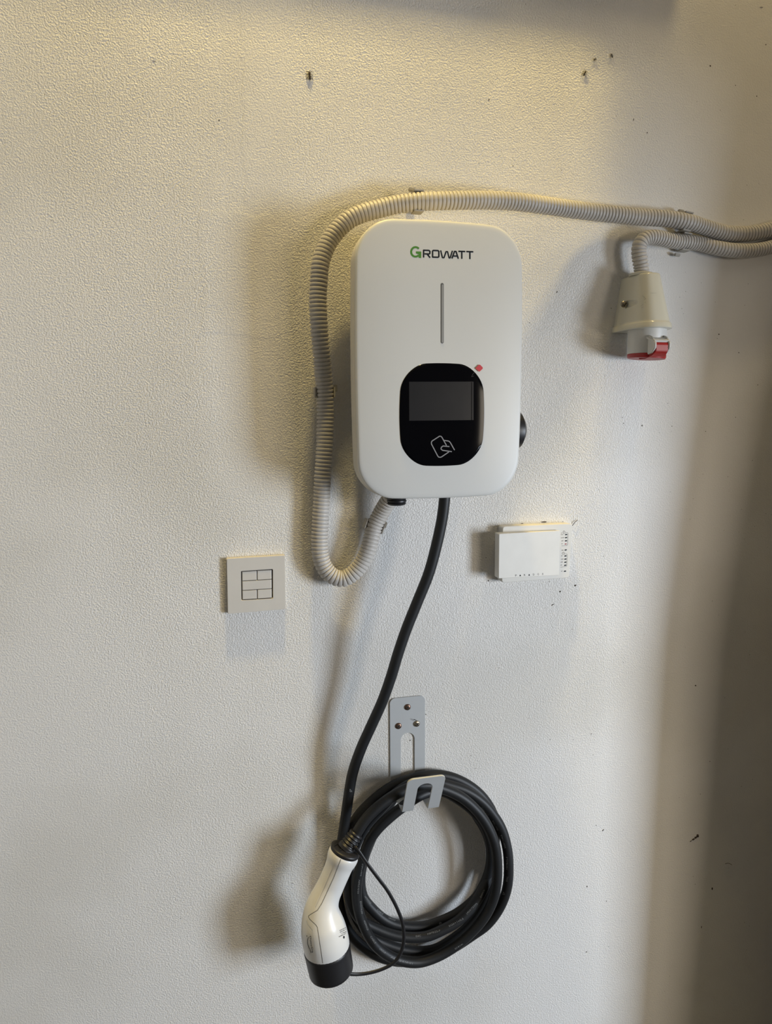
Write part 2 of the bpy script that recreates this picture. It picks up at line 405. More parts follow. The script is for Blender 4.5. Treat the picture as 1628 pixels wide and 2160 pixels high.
# display window
wl, wr, wt, wb = P(842, 872, FD+.009), P(1021, 860, FD+.009), P(930, 766, FD+.009), P(925, 983, FD+.009)
DX, DZ, DA, DB = (wl.x+wr.x)/2, (wt.z+wb.z)/2, (wr.x-wl.x)/2, (wt.z-wb.z)/2
do = rrect(DA, DB, 0.036, 12, 0.085, 0.055)
rings = [[Vector((DX+x*s, -(dome(DX-EX+x*s, DZ-EZ+z*s)+lift), DZ+z*s)) for x, z in do] for s, lift in
         ((0.02, .0012), (.25, .0012), (.5, .0012), (.75, .0012), (.95, .0012), (.99, .0010), (1.0, 0.0))]
vs, fs = loft_rings(rings, True, False)
disp = mesh('display_window', vs, fs, M_GLASS, ev, True, 50)
B_DISP = bvh_of(disp)
def quad_px(c, n=14):
    o = []
    for i in range(4):
        a = c[i]; b = c[(i+1) % 4]; o += [(a[0]+(b[0]-a[0])*k/n, a[1]+(b[1]-a[1])*k/n) for k in range(n)]
    return o
poly_px('screen', B_DISP, quad_px([(862.5, 805.3), (998.5, 805), (998.5, 886), (862.8, 887.5)]), M_SCREEN, disp, 0.0004)
ribbon_px('screen_edge', B_DISP, [[(994.3, 806), (994.2, 886)]], 1.0, M_GLASS, disp, 0.0006)
def ic(x, y): return (800+x/4.933, 740+y/4.933)
card = [ic(*p) for p in ((727, 996), (660, 990), (643, 1005), (640, 1022), (655, 1035), (753, 1049))]
rnd = [ic(*p) for p in ((697, 985), (650, 900), (640, 890), (625, 888), (548, 938), (540, 950), (541, 970), (605, 1092), (615, 1105), (632, 1108), (645, 1104), (722, 1052))]
hand = [ic(*p) for p in ((672, 932), (715, 938), (728, 944), (738, 956), (781, 1033))]
ribbon_px('card_symbol', B_DISP, [rnd, card, hand], 2.1, M_ICON, disp, 0.0005, 1.5)
# light strip; its shaded recess is painted on as a flat dark capsule
def capsule(x, y0, y1, w, n=8):
    r = w/2; o = []
    for k in range(n+1): a = math.pi*k/n; o.append((x+r*math.cos(a), y0+r-r*math.sin(a)))
    for k in range(1, 20): o.append((x-r, y0+r+(y1-y0-2*r)*k/20))
    for k in range(n+1): a = math.pi+math.pi*k/n; o.append((x+r*math.cos(a), y1-r-r*math.sin(a)))
    for k in range(1, 20): o.append((x+r, y1-r-(y1-y0-2*r)*k/20))
    return o
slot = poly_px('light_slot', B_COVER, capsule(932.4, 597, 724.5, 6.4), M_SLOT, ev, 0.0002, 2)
poly_px('light_strip', B_COVER, capsule(932.9, 600, 723, 3.6), M_SLOT2, slot, 0.0005, 2)
# brand lettering: big green G, then squared dark capitals
def lg(x, y): return (700+x/3.7, 440+y/3.7)
gc = (652, 338); G = []
for k in range(25):
    a = math.radians(-42-k*(273/24)); G.append(lg(gc[0]+34*math.cos(a), gc[1]+37*math.sin(a)))
logo = ribbon_px('green_logo_letter', B_COVER, [G], 4.2, M_GREEN, ev, 0.00012, 1.5)
poly_px('green_logo_bar', B_COVER, [lg(655, 334), lg(697, 335), lg(697, 386), lg(676, 385), lg(676, 351), lg(655, 350)], M_GREEN, logo, 0.00012, 2)
logo2 = None
def sl(y, x): return y+0.034*(x-710)
letters = {
 'R': [[(715, 322), (715, 382)], [(712, 325), (757, 325), (764, 332), (764, 348), (757, 353), (722, 353)], [(742, 353), (766, 382)]],
 'O': [[(785, 376), (785, 330), (790, 324), (828, 324), (834, 330), (834, 371), (828, 376), (781, 376)]],
 'W': [[(848, 321), (862, 378), (874, 378), (890, 330), (902, 330), (914, 378), (922, 378), (940, 321)]],
 'A': [[(936, 382), (956, 326), (968, 326), (986, 382)], [(948, 362), (975, 362)]],
 'T': [[(986, 324), (1040, 324)], [(1013, 324), (1013, 382)]],
 't': [[(1048, 324), (1103, 324)], [(1076, 324), (1076, 382)]]}
for i, (ch, lines) in enumerate(letters.items()):
    ls = [[lg(x, sl(y, x)-0.0) for x, y in l] for l in lines]
    o = ribbon_px('logo_letter', B_COVER, ls, 3.2 if ch not in 'W' else 2.9, M_DARKP, ev, 0.00012, 1.0)
tabp = [(1001.5, 777), (1009, 769.5), (1011.5, 769.5), (1017, 775), (1017, 778), (1010, 784.5)]
poly_px('pull_tab', B_COVER, tabp, M_RED, ev, 0.0016, 2)
ribbon_px('film_wrinkle', B_DISP, [[(1000, 777), (1004, 779), (1001, 785), (997, 789), (994, 795), (999, 793)], [(1004, 780), (1009, 786)]], 1.0, M_SCREEN, disp, 0.0004, 1.0)
# round black knob on the right side, cable gland under the left
kz = P(1095, 907, 0.06).z; kx = P(1101.5, 907, 0.062).x
lathe('side_knob', (EX+EA*0.86, -0.062, kz), (1, 0, 0), [(0.026, 0), (0.0285, kx-EX-EA*0.86-0.014), (0.027, kx-EX-EA*0.86-0.007), (0.018, kx-EX-EA*0.86-0.001), (0.0, kx-EX-EA*0.86)], M_BLACKPL, ev)
g = P(836.5, 1056, 0.092)
gl = lathe('cable_gland', (g.x, -0.092, g.z-0.0055), (0, 0, 1), [(0.010, -0.001), (0.0125, 0.0), (0.0138, 0.002), (0.0128, 0.003), (0.0142, 0.0045), (0.0142, 0.006), (0.013, 0.007), (0.0145, 0.009), (0.0145, 0.05)], M_BLACKPL, ev)
g2 = P(938, 1046, 0.085)
lathe('cable_gland', (g2.x, -0.085, g2.z+0.004), (0, 0, 1), [(0.0095, 0), (0.012, 0.004), (0.012, 0.04)], M_BLACKPL, ev)

# ---------------------------------------------------------------- corrugated conduits
def conduit(name, way, r, label, pitch=0.0057, depth=0.0017):
    pts = [list(P(x, y, d)) for x, y, d in way]
    res, L = catmull(pts, pitch/8)
    prof = [0, 0, 0, 0, 0.15, 1.0, 1.0, 0.15]; n = len(res)
    rad = [r-depth*prof[i % 8]*(1+0.15*math.sin(i*0.05)) for i in range(n)]
    o = tube(name, res, rad, M_CONDUIT, None, 20, 1.0, True, True, 42)
    return tag(o, label, 'conduit')
main = [(1720, 462, .030), (1665, 474, .016), (1628, 484, .014), (1602, 489.5, .0135), (1576, 493.5, .0135), (1531, 492.5, .0135), (1486, 480, .017), (1448, 468, .022), (1400, 461, .020), (1350, 458, .018), (1300, 453, .018),
        (1260, 449, .019), (1200, 441, .024), (1140, 432, .034), (1080, 425, .042), (1020, 422.5, .048), (960, 423, .052), (920, 424, .052), (883, 425.5, .048), (840, 431, .042), (800, 440.5, .038), (765, 450, .036),
        (737, 463, .035), (713, 484, .035), (695, 508, .036), (683, 533, .037), (676, 557, .038), (672.5, 592, .038), (670.5, 627, .038), (671.5, 665, .038), (674.5, 709, .036), (678, 745, .033), (681, 783, .028),
        (684, 820, .024), (686, 860, .022), (685.5, 913, .022), (683.5, 959, .022), (680.5, 1005, .021), (678.5, 1052, .019), (675.5, 1100, .018), (674, 1141, .018), (676, 1172, .019), (685, 1198, .020),
        (702, 1215.5, .022), (723, 1220.5, .023), (745, 1209, .025), (764, 1186, .026), (776, 1160, .027), (783, 1135, .027), (790, 1109, .027), (802, 1085, .030), (817, 1060, .040), (831, 1042, .050), (840, 1020, .055)]
conduit('corrugated_conduit', main, 0.0128, 'long pale grey corrugated conduit curving over and round the left of the car charger')
side = [(1352, 585, .030), (1352.5, 568, .030), (1349.5, 549, .030), (1347.3, 532, .029), (1348.5, 519, .029), (1354, 509, .029), (1364, 502.5, .028), (1376, 500.5, .027), (1390, 502, .025), (1407, 506, .022), (1429.5, 509.5, .018), (1447.6, 510.5, .016),
        (1475, 514, .014), (1509, 522.5, .018), (1543, 528, .020), (1576, 529, .020), (1602, 526.5, .019), (1628, 520.5, .018), (1665, 509, .016), (1720, 495, .030)]
conduit('corrugated_conduit', side, 0.0117, 'short pale grey corrugated conduit bending down into the red-lidded socket', 0.0054)

# clips: wall foot, saddle and two jaws each side of the conduit
def clip(px, py, d, ang, r, label, flip=1):
    c = P(px, py, d); t = thing('conduit_clip', (c.x, 0, c.z), label, 'clip', 'plastic clips holding the conduits')
    rot = Matrix.Rotation(ang, 3, 'Y')
    def loc_box(name, u0, u1, y0, y1, v0, v1, bev=0.0006):
        bm = bmesh.new(); vs = box_bm(bm, u0, u1, y0, y1, v0, v1)
        bmesh.ops.bevel(bm, geom=bm.edges[:], offset=bev, segments=2, affect='EDGES')
        for v in bm.verts: v.co = rot @ v.co+Vector((c.x, 0, c.z))
        return bm_obj(name, bm, M_CLIP, t, True, 35)
    # u runs along the conduit, v across it
    loc_box('foot', -.006, .006, -max(.004, d-r*0.95), -0.0005, -r*0.35, r*0.35)
    loc_box('saddle', -.0075, .0075, -d+r*0.55, -d+r*0.98, -r*0.8, r*0.8)
    for s in (-1, 1):
        loc_box('jaw', -.0075, .0075, -d-r*0.42, -max(.003, d-r*0.97), s*(r+0.0012)-.0011, s*(r+0.0012)+.0011)
    loc_box('latch', -.0115, -.002, -max(.007, d-r*0.55), -max(.002, d-r*0.95), flip*(r+0.0065)-.0035, flip*(r+0.0065)+.001)
    return t
clip(882, 424.5, .047, 0.0, .0128, 'conduit clip on the arch right above the car charger')
clip(1448, 468, .021, 0.12, .0128, 'upper of the two stacked conduit clips at the far right')
clip(1446, 510.5, .0165, 0.10, .0117, 'lower of the two stacked conduit clips, above the red-lidded socket', -1)
clip(684.5, 828, .024, math.pi/2, .0128, 'conduit clip on the vertical run left of the car charger')
clip(789, 1110, .026, math.pi/2+0.35, .0128, 'conduit clip on the short slanting run under the car charger')

# ---------------------------------------------------------------- charging cable
R_C = 0.0083
way = [(940, 1010, .085), (938, 1046, .085), (933, 1090, .083), (920.5, 1150, .080), (904, 1210, .077), (880, 1270, .073), (856, 1330, .069), (839, 1380, .066), (824, 1430, .062), (806, 1480, .058), (783.5, 1530, .053), (761, 1580, .047),
       (744, 1630, .040), (735, 1680, .034), (728, 1730, .028), (722, 1770, .024), (716, 1810, .020), (712, 1855, .017), (714, 1900, .015), (723, 1938, .014), (740, 1972, .014), (768, 1999, .014), (803, 2019, .014),
       (850, 2028, .014), (905, 2021, .015), (955, 1999, .018), (1000, 1970, .022), (1025, 1952, .025), (1046, 1927, .028), (1061.5, 1898, .031), (1070.5, 1866, .034), (1072.5, 1821, .036), (1069, 1787, .036), (1058, 1749, .035), (1039.5, 1718, .034),
       (1016, 1691, .033), (984, 1669, .032), (952, 1657, .031), (910, 1648, .030), (869, 1653, .030), (835, 1673, .029), (802, 1708, .028), (772, 1742, .028), (748, 1787, .028), (735, 1835, .029), (735, 1880, .030), (745, 1918, .032),
       # E
       (762, 1942, .034), (786, 1956, .036), (832, 1973, .040), (872, 1977.5, .042), (902, 1974.5, .043), (932, 1962, .043), (964, 1944, .042), (993, 1916, .039), (1014, 1885, .034), (1028, 1853, .028), (1038, 1815, .022), (1044, 1770, .016), (1041, 1722, .013),
       # over the top, far back
       (1026, 1692, .0145), (1003, 1667, .0145), (972, 1647.5, .0145), (941, 1637, .0145), (904, 1635, .0145), (861, 1645, .0145), (823, 1661, .015), (788, 1687, .014), (756, 1720, .016), (736, 1758, .018), (730, 1810, .018), (732, 1860, .017), (742, 1910, .016), (762, 1952, .016),
       # F
       (790, 1980, .018), (842, 2001, .022), (895, 2007, .024), (922, 2001, .024), (950, 1985, .024), (980, 1962, .023), (1006, 1932, .021), (1024, 1900, .019), (1034, 1868, .017), (1038, 1820, .015), (1028, 1762, .014), (1006, 1722, .0145),
       (972, 1674, .0145), (930, 1650, .0145), (886, 1646, .0145), (850, 1662, .015), (816, 1704, .015), (788, 1758, .017), (768, 1808, .018), (760, 1856, .018), (766, 1892, .019),
       # D
       (783, 1915, .020), (811, 1940, .022), (842, 1952, .023), (895, 1954, .024), (930, 1943, .024), (967, 1925, .025), (1003, 1894, .026), (1024, 1858, .027), (1034, 1825, .028), (1034, 1785, .029), (1020, 1740, .030), (998, 1711, .031),
       (966, 1686, .032), (930, 1669, .036), (890, 1676, .047), (852, 1700, .055), (823, 1723, .056), (796, 1749, .055), (777, 1777, .053), (766, 1808, .052), (757, 1839, .050), (752, 1870, .051), (753, 1901, .052),
       # B
       (757.5, 1926, .052), (767, 1952, .052), (778, 1975, .052), (792, 1994, .052), (815, 2013, .051), (841, 2025, .050), (872, 2030, .049), (892, 2028, .048), (922, 2017.5, .047), (952, 2001, .047), (975, 1984, .048), (994, 1966, .049), (1015, 1943, .051),
       (1030, 1920, .052), (1041, 1894, .053), (1047, 1866, .054), (1048.5, 1821, .055), (1043.5, 1781, .056), (1029, 1744, .056), (1007, 1712, .056), (975, 1683, .056), (939, 1665.5, .056), (904, 1656.5, .058), (869, 1660.5, .062), (835, 1675.5, .066), (800, 1700, .069),
       (769, 1731, .071), (749, 1763, .072), (740, 1779, .072)]
res, L = catmull([list(P(x, y, d)) for x, y, d in way], 0.006)
print('cable length', L)
cable = tube('charging_cable', res, R_C, M_CABLE, None, 20)
tag(cable, 'thick black charging cable hanging from the charger and coiled on the hook', 'cable')
B_CAB = bvh_of(cable)
def cc(x, y): return (740+x/9.82, 1840+y/9.82)
def cd(x, y): return (890+x/7.752, 1840+y/7.752)
def ce(x, y): return (900+x/7.752, 1620+y/7.752)
prints = [('HONGQI', cc(275, 505), cc(400, 655), 3.4, 0), ('CABLE', cc(528, 790), cc(655, 885), 3.4, 0), ('GROUP', cc(772, 955), cc(915, 1020), 3.4, 0),
          ('HONGQI', cc(262, 1005), cc(335, 1200), 3.4, 0), ('CABLE', cc(395, 1335), cc(495, 1480), 3.4, 0), ('GROUP', cc(580, 1590), cc(705, 1690), 3.6, 0),
          ('A681-J-618-01', cc(815, 1770), cc(1270, 1905), 3.6, -1.5), ('EVC', cc(1345, 1345), cc(1450, 1335), 3.6, 0),
          ('EN50620', cc(182, 600), cc(215, 860), 3.4, 0), ('450/750V', cc(160, 450), cc(190, 150), 3.2, 0), ('5G6+1x0,5', (762, 1848), (766, 1822), 2.8, 0),
          ('H07BZ5-F', cd(92, 1025), cd(300, 965), 3.5, 0), ('5G6+1x0,5', cd(445, 895), cd(680, 765), 3.5, 0), ('(450/750V)', cd(735, 690), cd(905, 515), 3.5, 0),
          ('EN50620', cd(965, 415), cd(1030, 290), 3.2, 0), ('0141m', cd(545, 1265), cd(668, 1180), 3.4, 0),
          ('EVC', cd(1395, 150), cd(1410, 70), 3.2, 0), ('H07BZ5-F', ce(1320, 1660), ce(1325, 1450), 3.2, 0), ('5G6+1x0,5', ce(1295, 1305), ce(1228, 1090), 3.4, 0),
          ('450/750V', ce(1180, 1015), ce(1085, 850), 3.4, 0), ('EN50620', ce(1015, 765), ce(905, 640), 3.2, 0)]
pr = [text_px('printed_text', s, B_CAB, a, b, h, M_CPRINT, cable, bd) for s, a, b, h, bd in prints]
for tri in ([cd(1320, 362), cd(1352, 362), cd(1335, 318)], [cd(280, 850), cd(322, 830), cd(295, 815)], [(738, 1664), (738, 1670), (742, 1669.5)]):
    ribbon_px('printed_mark', B_CAB, [tri+[tri[0]]], 0.9, M_CPRINT, cable, 0.0003, 1.0)

# ---------------------------------------------------------------- cable hook
pTL = P(822.5, 1478, .003); pTR = P(896.5, 1471, .003); HW = (pTR.x-pTL.x)/2; HX = (pTR.x+pTL.x)/2; HT = pTL.z+0.003
fd_b = depth_for_x(887, 1701, HX); fd_t = depth_for_x(900, 1636, HX)
print('hook', HW*2, fd_b, fd_t)
zb = P(887, 1706, fd_b).z; zt = P(905, 1637, fd_t).z
hook = thing('cable_hook', (HX, 0, HT), 'flat grey metal slotted hook with three screws that carries the coiled cable', 'hook')
TH = 0.0025
# path of the strip in (depth, z); slot through it
zs1 = P(860, 1546, .003).z; zsl = P(945-40, 1655, fd_t).z
slotw = 0.0112*1.05
path = [(TH, HT)]
path += [(TH, HT-0.006*k) for k in range(1, 100) if HT-0.006*k > zb+0.004]
path += [(TH+0.001, zb+0.0015), (TH+0.004, zb)]
nsh = 8
path += [(TH+0.004+(fd_b-0.008-TH)*k/nsh, zb) for k in range(1, nsh+1)]
path += [(fd_b-0.001, zb+0.001), (fd_b, zb+0.004)]
nf = 12
path += [(fd_b+(fd_t-fd_b)*k/nf, zb+0.004+(zt-zb-0.004)*k/nf) for k in range(1, nf+1)]
Lp = [0]
for a, b in zip(path, path[1:]): Lp.append(Lp[-1]+math.hypot(a[0]-b[0], a[1]-b[1]))
LT = Lp[-1]
def on_path(s):
    s = min(max(s, 0), LT); i = 0
    while i < len(Lp)-2 and Lp[i+1] < s: i += 1
    u = (s-Lp[i])/max(Lp[i+1]-Lp[i], 1e-9); a, b = path[i], path[i+1]
    d = (a[0]+(b[0]-a[0])*u, a[1]+(b[1]-a[1])*u); t = (b[0]-a[0], b[1]-a[1]); l = math.hypot(*t) or 1
    return d, (-t[1]/l, t[0]/l)                      # point, outward normal (towards the room for the plate)
# develop the strip as a flat band u in [-HW,HW], s in [0,LT]
rc = 0.009; s0 = HT-zs1; s1 = LT-(zt-zsl); ssteps = []
def halfw(s):
    if s < rc: return HW-rc+math.sqrt(max(0, rc*rc-(rc-s)**2))
    if s > LT-rc: return HW-rc+math.sqrt(max(0, rc*rc-(rc-(LT-s))**2))
    return HW
def sloth(s):
    if s < s0 or s > s1: return 0.0
    if s < s0+slotw: return math.sqrt(max(0, slotw**2-(slotw-(s-s0))**2))
    if s > s1-slotw: return math.sqrt(max(0, slotw**2-(slotw-(s1-s))**2))
    return slotw
ss = sorted(set([0, LT, s0, s1]+[rc*(1-math.cos(math.pi/2*k/8)) for k in range(9)]+[LT-rc*(1-math.cos(math.pi/2*k/8)) for k in range(9)]
     +[s0+slotw*(1-math.cos(math.pi/2*k/9)) for k in range(10)]+[s1-slotw*(1-math.cos(math.pi/2*k/9)) for k in range(10)]+Lp))
bm = bmesh.new()
for side_ in (-1, 1):
    rows = []
    for s in ss:
        (d, z), (nd, nz) = on_path(s); row = []
        for u in (sloth(s), (sloth(s)+halfw(s))/2, halfw(s)):
            row.append((bm.verts.new((HX+side_*u, -d, z)), bm.verts.new((HX+side_*u, -(d-nd*TH), z-nz*TH))))
        rows.append(row)
    for a, b in zip(rows, rows[1:]):
        for k in range(2):
            bm.faces.new((a[k][0], a[k+1][0], b[k+1][0], b[k][0])); bm.faces.new((a[k][1], b[k][1], b[k+1][1], a[k+1][1]))
        bm.faces.new((a[2][0], a[2][1], b[2][1], b[2][0])); bm.faces.new((a[0][0], b[0][0], b[0][1], a[0][1]))
for side_ in (-1, 1):                                # closed ends
    for s in (0, LT):
        (d, z), (nd, nz) = on_path(s); w = halfw(s)
        bm.faces.new([bm.verts.new(v) for v in ((HX, -d, z), (HX+side_*w, -d, z), (HX+side_*w, -(d-nd*TH), z-nz*TH), (HX, -(d-nd*TH), z-nz*TH))])
bmesh.ops.remove_doubles(bm, verts=bm.verts, dist=0.00005)
kill = [f for f in bm.faces if f.calc_area() < 1e-12]
bmesh.ops.delete(bm, geom=kill, context='FACES')
strip = bm_obj('bracket', bm, M_HOOK, hook)
edge_open = [e for e in strip.data.edges]
def screw(px, py, m, parent, r=0.0052, d=TH+0.0002, cross=0.4, tilt=(0, 0)):
    c = P(px, py, d); ax = Vector((tilt[0], -1, tilt[1])).normalized()
    s = lathe('screw', c, ax, [(r, -0.0008), (r, 0.0006), (r*0.93, 0.0013), (r*0.7, 0.0019), (r*0.35, 0.0022), (0, 0.0023)], m, parent, 20)
    bm = bmesh.new()
    for k in range(2):
        vs = box_bm(bm, -r*0.62, r*0.62, -0.0004, 0.0006, -r*0.13, r*0.13)
        bmesh.ops.rotate(bm, verts=vs, cent=(0, 0, 0), matrix=Matrix.Rotation(cross+k*math.pi/2, 3, 'Y'))
    bmesh.ops.translate(bm, verts=bm.verts, vec=c+ax*0.0020)
    x = bm_obj('cross_recess', bm, M_GAP, s); return s
tag(screw(859.5, 1491.5, M_SCREWB, hook, cross=0.3), 'dull reddish-brown screw')
tag(screw(840.3, 1531.3, M_SCREWB, hook, cross=0.5), 'dark brown screw')
tag(screw(879, 1526.5, M_SCREW, hook, cross=0.9, tilt=(0.12, 0)), 'yellowish zinc screw')
c = P(873, 1519, .006)
tube('metal_burr', catmull([list(P(872.5, 1517.5, .006)), list(P(876, 1518.5, .008)), list(P(879, 1521, .006))], 0.001)[0], 0.0005, M_DIRT, hook, 6)

# ---------------------------------------------------------------- charging plug
plug_sec = [  # px, py, depth, radius in metres
    (727.5, 1795, .078, .0205), (726, 1798, .078, .0228), (724, 1803, .078, .0236), (721, 1811, .078, .0232), (716.5, 1822, .078, .0212), (711, 1836, .078, .0204), (704, 1852, .078, .0203), (696.5, 1869, .078, .0205),
    (689, 1885, .079, .0213), (683.5, 1899, .080, .0232), (680, 1912, .081, .0256), (678.6, 1925, .082, .0282), (679, 1938, .083, .0307), (680.6, 1951, .084, .0328), (682.8, 1964, .084, .0343), (685.2, 1976, .084, .0350), (687.5, 1987, .084, .0351), (689.5, 1997, .084, .0347)]
pc = P(690, 1950, .08)
plug = thing('charging_plug', tuple(pc), 'white pistol-shaped charging plug with a black rubber cap hanging beside the coil', 'plug')
def loft(name, secs, m, parent, seg=40, caps=(True, True), flat=1.0, step=0.0025):
    res, L = catmull([list(P(x, y, d))+[r] for x, y, d, r in secs], step)
    return tube(name, res, [p[3] for p in res], m, parent, seg, flat, True, True, 50)
shell = loft('handle_shell', plug_sec, M_PLUG, plug)
B_PLUG = bvh_of(shell)
cap_sec = [(689, 1994, .084, .0335), (689.6, 1997.5, .084, .0355), (690.6, 2004, .084, .0353), (693.5, 2020, .084, .0348), (697, 2038, .084, .0343), (698.6, 2046, .084, .0338), (699, 2048.5, .084, .0320)]
cap = tag(loft('rubber_cap', cap_sec, M_BLACKPL, plug), 'black rubber dust cap')
B_CAP = bvh_of(cap)
# collar plate, ribbed strain relief
col = [(730, 1788.5, .078, .0190), (729.2, 1790.5, .078, .0226), (727.2, 1795, .078, .0232), (726, 1798, .078, .0222)]
collar = loft('end_collar', col, M_BLACKPL, plug, step=0.0012)
rel = []
ax0, ax1 = (752, 1757, .0735), (729, 1791, .077)
for k, (r0) in enumerate((.0098, .0112, .0098, .0118, .0102, .0124, .0106, .0130, .0112, .0136, .0136, .0140)):
    u = k/11; rel.append((ax0[0]+(ax1[0]-ax0[0])*u, ax0[1]+(ax1[1]-ax0[1])*u, ax0[2]+(ax1[2]-ax0[2])*u, r0))
loft('strain_relief', rel, M_BLACKPL, plug, step=0.0010)
# radial ribs of the collar
def c8(x, y): return (690+x/18.09, 1740+y/18.09)
B_COL = bvh_of(collar)
for a, b in ((c8(270, 800), c8(430, 715)), (c8(480, 1000), c8(600, 890))):
    ribbon_px('collar_rib', B_COL, [[a, b]], 1.8, M_CABLE, collar, 0.0012, 1.0)
# tether
tp = [(747, 1786, .088), (753, 1791, .091), (768, 1813, .093), (785, 1836, .094), (801, 1857, .095), (816, 1877, .095), (829, 1899, .095), (840, 1922, .095), (848, 1944, .095), (851.5, 1968, .095), (850, 1994, .094), (842, 2016, .093), (829, 2032, .092),
      (808, 2043.5, .091), (782, 2051.5, .090), (758, 2055, .090), (738, 2054.5, .092), (722, 2051, .092)]
res, L = catmull([list(P(*p)) for p in tp], 0.004)
tube('tether', res, [0.0028]*len(res), M_BLACKPL, plug, 10, 0.55)
# moulded seams and lettering
def s1c(x, y): return (610+x/9.044, 1740+y/9.044)
def s2c(x, y): return (620+x/9.044, 1900+y/9.044)
seam = [s1c(985, 655), s1c(850, 1000), s1c(700, 1330), s1c(620, 1500), s1c(560, 1595), s2c(450, 180), s2c(330, 250), s2c(285, 280), s2c(275, 305), s2c(300, 350), s2c(420, 460), s2c(448, 510), s2c(465, 620), s2c(500, 850), s2c(535, 1082), s2c(548, 1190)]
ribbon_px('shell_seam', B_PLUG, [seam], 0.9, M_SEAM, shell, 0.00025, 2)
inner = [s1c(845, 760), s1c(700, 1110), s1c(600, 1330), s1c(500, 1555)]
inner2 = [s2c(240, 350), s2c(270, 430), s2c(370, 550), s2c(385, 700), s2c(450, 1090)]
ribbon_px('grip_edge', B_PLUG, [inner, inner2], 1.2, M_PLUG, shell, 0.0007, 2)
badge = [s2c(*p) for p in ((255, 610), (290, 600), (320, 620), (340, 680), (375, 850), (390, 940), (375, 1000), (340, 1030), (310, 1020), (280, 960), (262, 860))]
ribbon_px('badge_edge', B_PLUG, [badge], 0.8, M_PLUG, shell, 0.0006, 2)
def s3c(x, y): return (635+x/14.8, 1950+y/14.8)
text_px('badge_text', 'DuosiDa', B_PLUG, s3c(262, 365), s3c(340, 880), 3.6, M_DARKP, shell, 0, up=(0.95, -0.1))
ribbon_px('badge_arc', B_PLUG, [[s3c(230, 390), s3c(203, 480), s3c(205, 600), s3c(240, 700), s3c(280, 780), s3c(310, 880)]], 0.9, M_DARKP, shell, 0.0003, 1.5)
poly_px('badge_dot', B_PLUG, [s3c(180+12*math.cos(a), 358+16*math.sin(a)) for a in [k*math.pi/4 for k in range(8)]], M_DARKP, shell, 0.0003, 1)
# rating sticker: rows of marks too small to read, and a round mark
rows_ = []
for a, b in (((1390, 100), (1195, 195)), ((1395, 155), (1200, 250)), ((1405, 225), (1215, 300)), ((1385, 285), (1145, 400))):
    for k in range(9):
        if random.random() < 0.85:
            u0 = k/9; u1 = u0+random.uniform(.05, .09)
            rows_.append([s3c(a[0]+(b[0]-a[0])*u, a[1]+(b[1]-a[1])*u) for u in (u0, u1)])
ribbon_px('rating_print', B_PLUG, rows_, 1.8, M_SEAM, shell, 0.0002, 1.0)
poly_px('rating_mark', B_PLUG, [s3c(1333+24*math.cos(a), 398+44*math.sin(a)) for a in [k*math.pi/6 for k in range(12)]], M_DARKP, shell, 0.0003, 2)

# ---------------------------------------------------------------- industrial socket with red lid
so = P(1350, 690, 0)
sock = thing('wall_socket', (so.x, 0, so.z), 'ivory industrial wall socket with a red hinged lid at the end of the short conduit', 'socket')
xl = P(1291.5, 702, 0).x; xr = P(1404, 690, .045).x; zlow = P(1291, 703, 0).z
xtl = P(1320, 582, .012).x; xtr = P(1384, 578, .030).x; ztop = P(1352, 577, .040).z
print('socket', xl, xr, zlow, xtl, xtr, ztop)
def dsec(x0, x1, dep, z, r=0.0, n=26, inset=0.0, back=0.0):
    """D shaped section, open side on the wall"""
    cx = (x0+x1)/2; a = (x1-x0)/2-inset; out = [Vector((cx+a, -back, z))]
    st = dep*0.28
    for k in range(n+1):
        t = math.pi*k/n; out.append(Vector((cx+a*math.copysign(abs(math.cos(t))**0.75, math.cos(t)), -(st+(dep-st-inset)*abs(math.sin(t))**0.75), z)))
    out.append(Vector((cx-a, -back, z)))
    return out
rings = []
H_ = ztop-zlow
def lerp(a, b, u): return a+(b-a)*u
for u, ins in [(1.0, .010), (1.0, .004), (0.994, .002), (0.985, .0008), (0.965, 0)]+[(0.94-0.033*k, 0) for k in range(25)]+[(0.115, 0)]:
    z = zlow+H_*u; rings.append(dsec(lerp(xl, xtl, u), lerp(xr, xtr, u), lerp(.084, .056, u), z, inset=ins))
for u, ex in ((0.105, -.0008), (0.09, -.0016), (0.01, -.0016), (0.0, -.0008), (0.0, .003)):
    z = zlow+H_*u; rings.append(dsec(lerp(xl, xtl, u), lerp(xr, xtr, u), lerp(.084, .056, u), z, inset=ex))
vs, fs = loft_rings(rings)
hous = mesh('housing', vs, fs, M_SOCK, sock, True, 38)
B_SOCK = bvh_of(hous)
ccx = P(1352, 572, .030)
lathe('conduit_boss', (ccx.x, -.030, ztop-.002), (0, 0, 1), [(.0185, 0), (.0185, .0035), (.017, .0045), (.0, .0045)], M_SOCK, sock)
def kc(x, y): return (1270+x/9.82, 560+y/9.82)
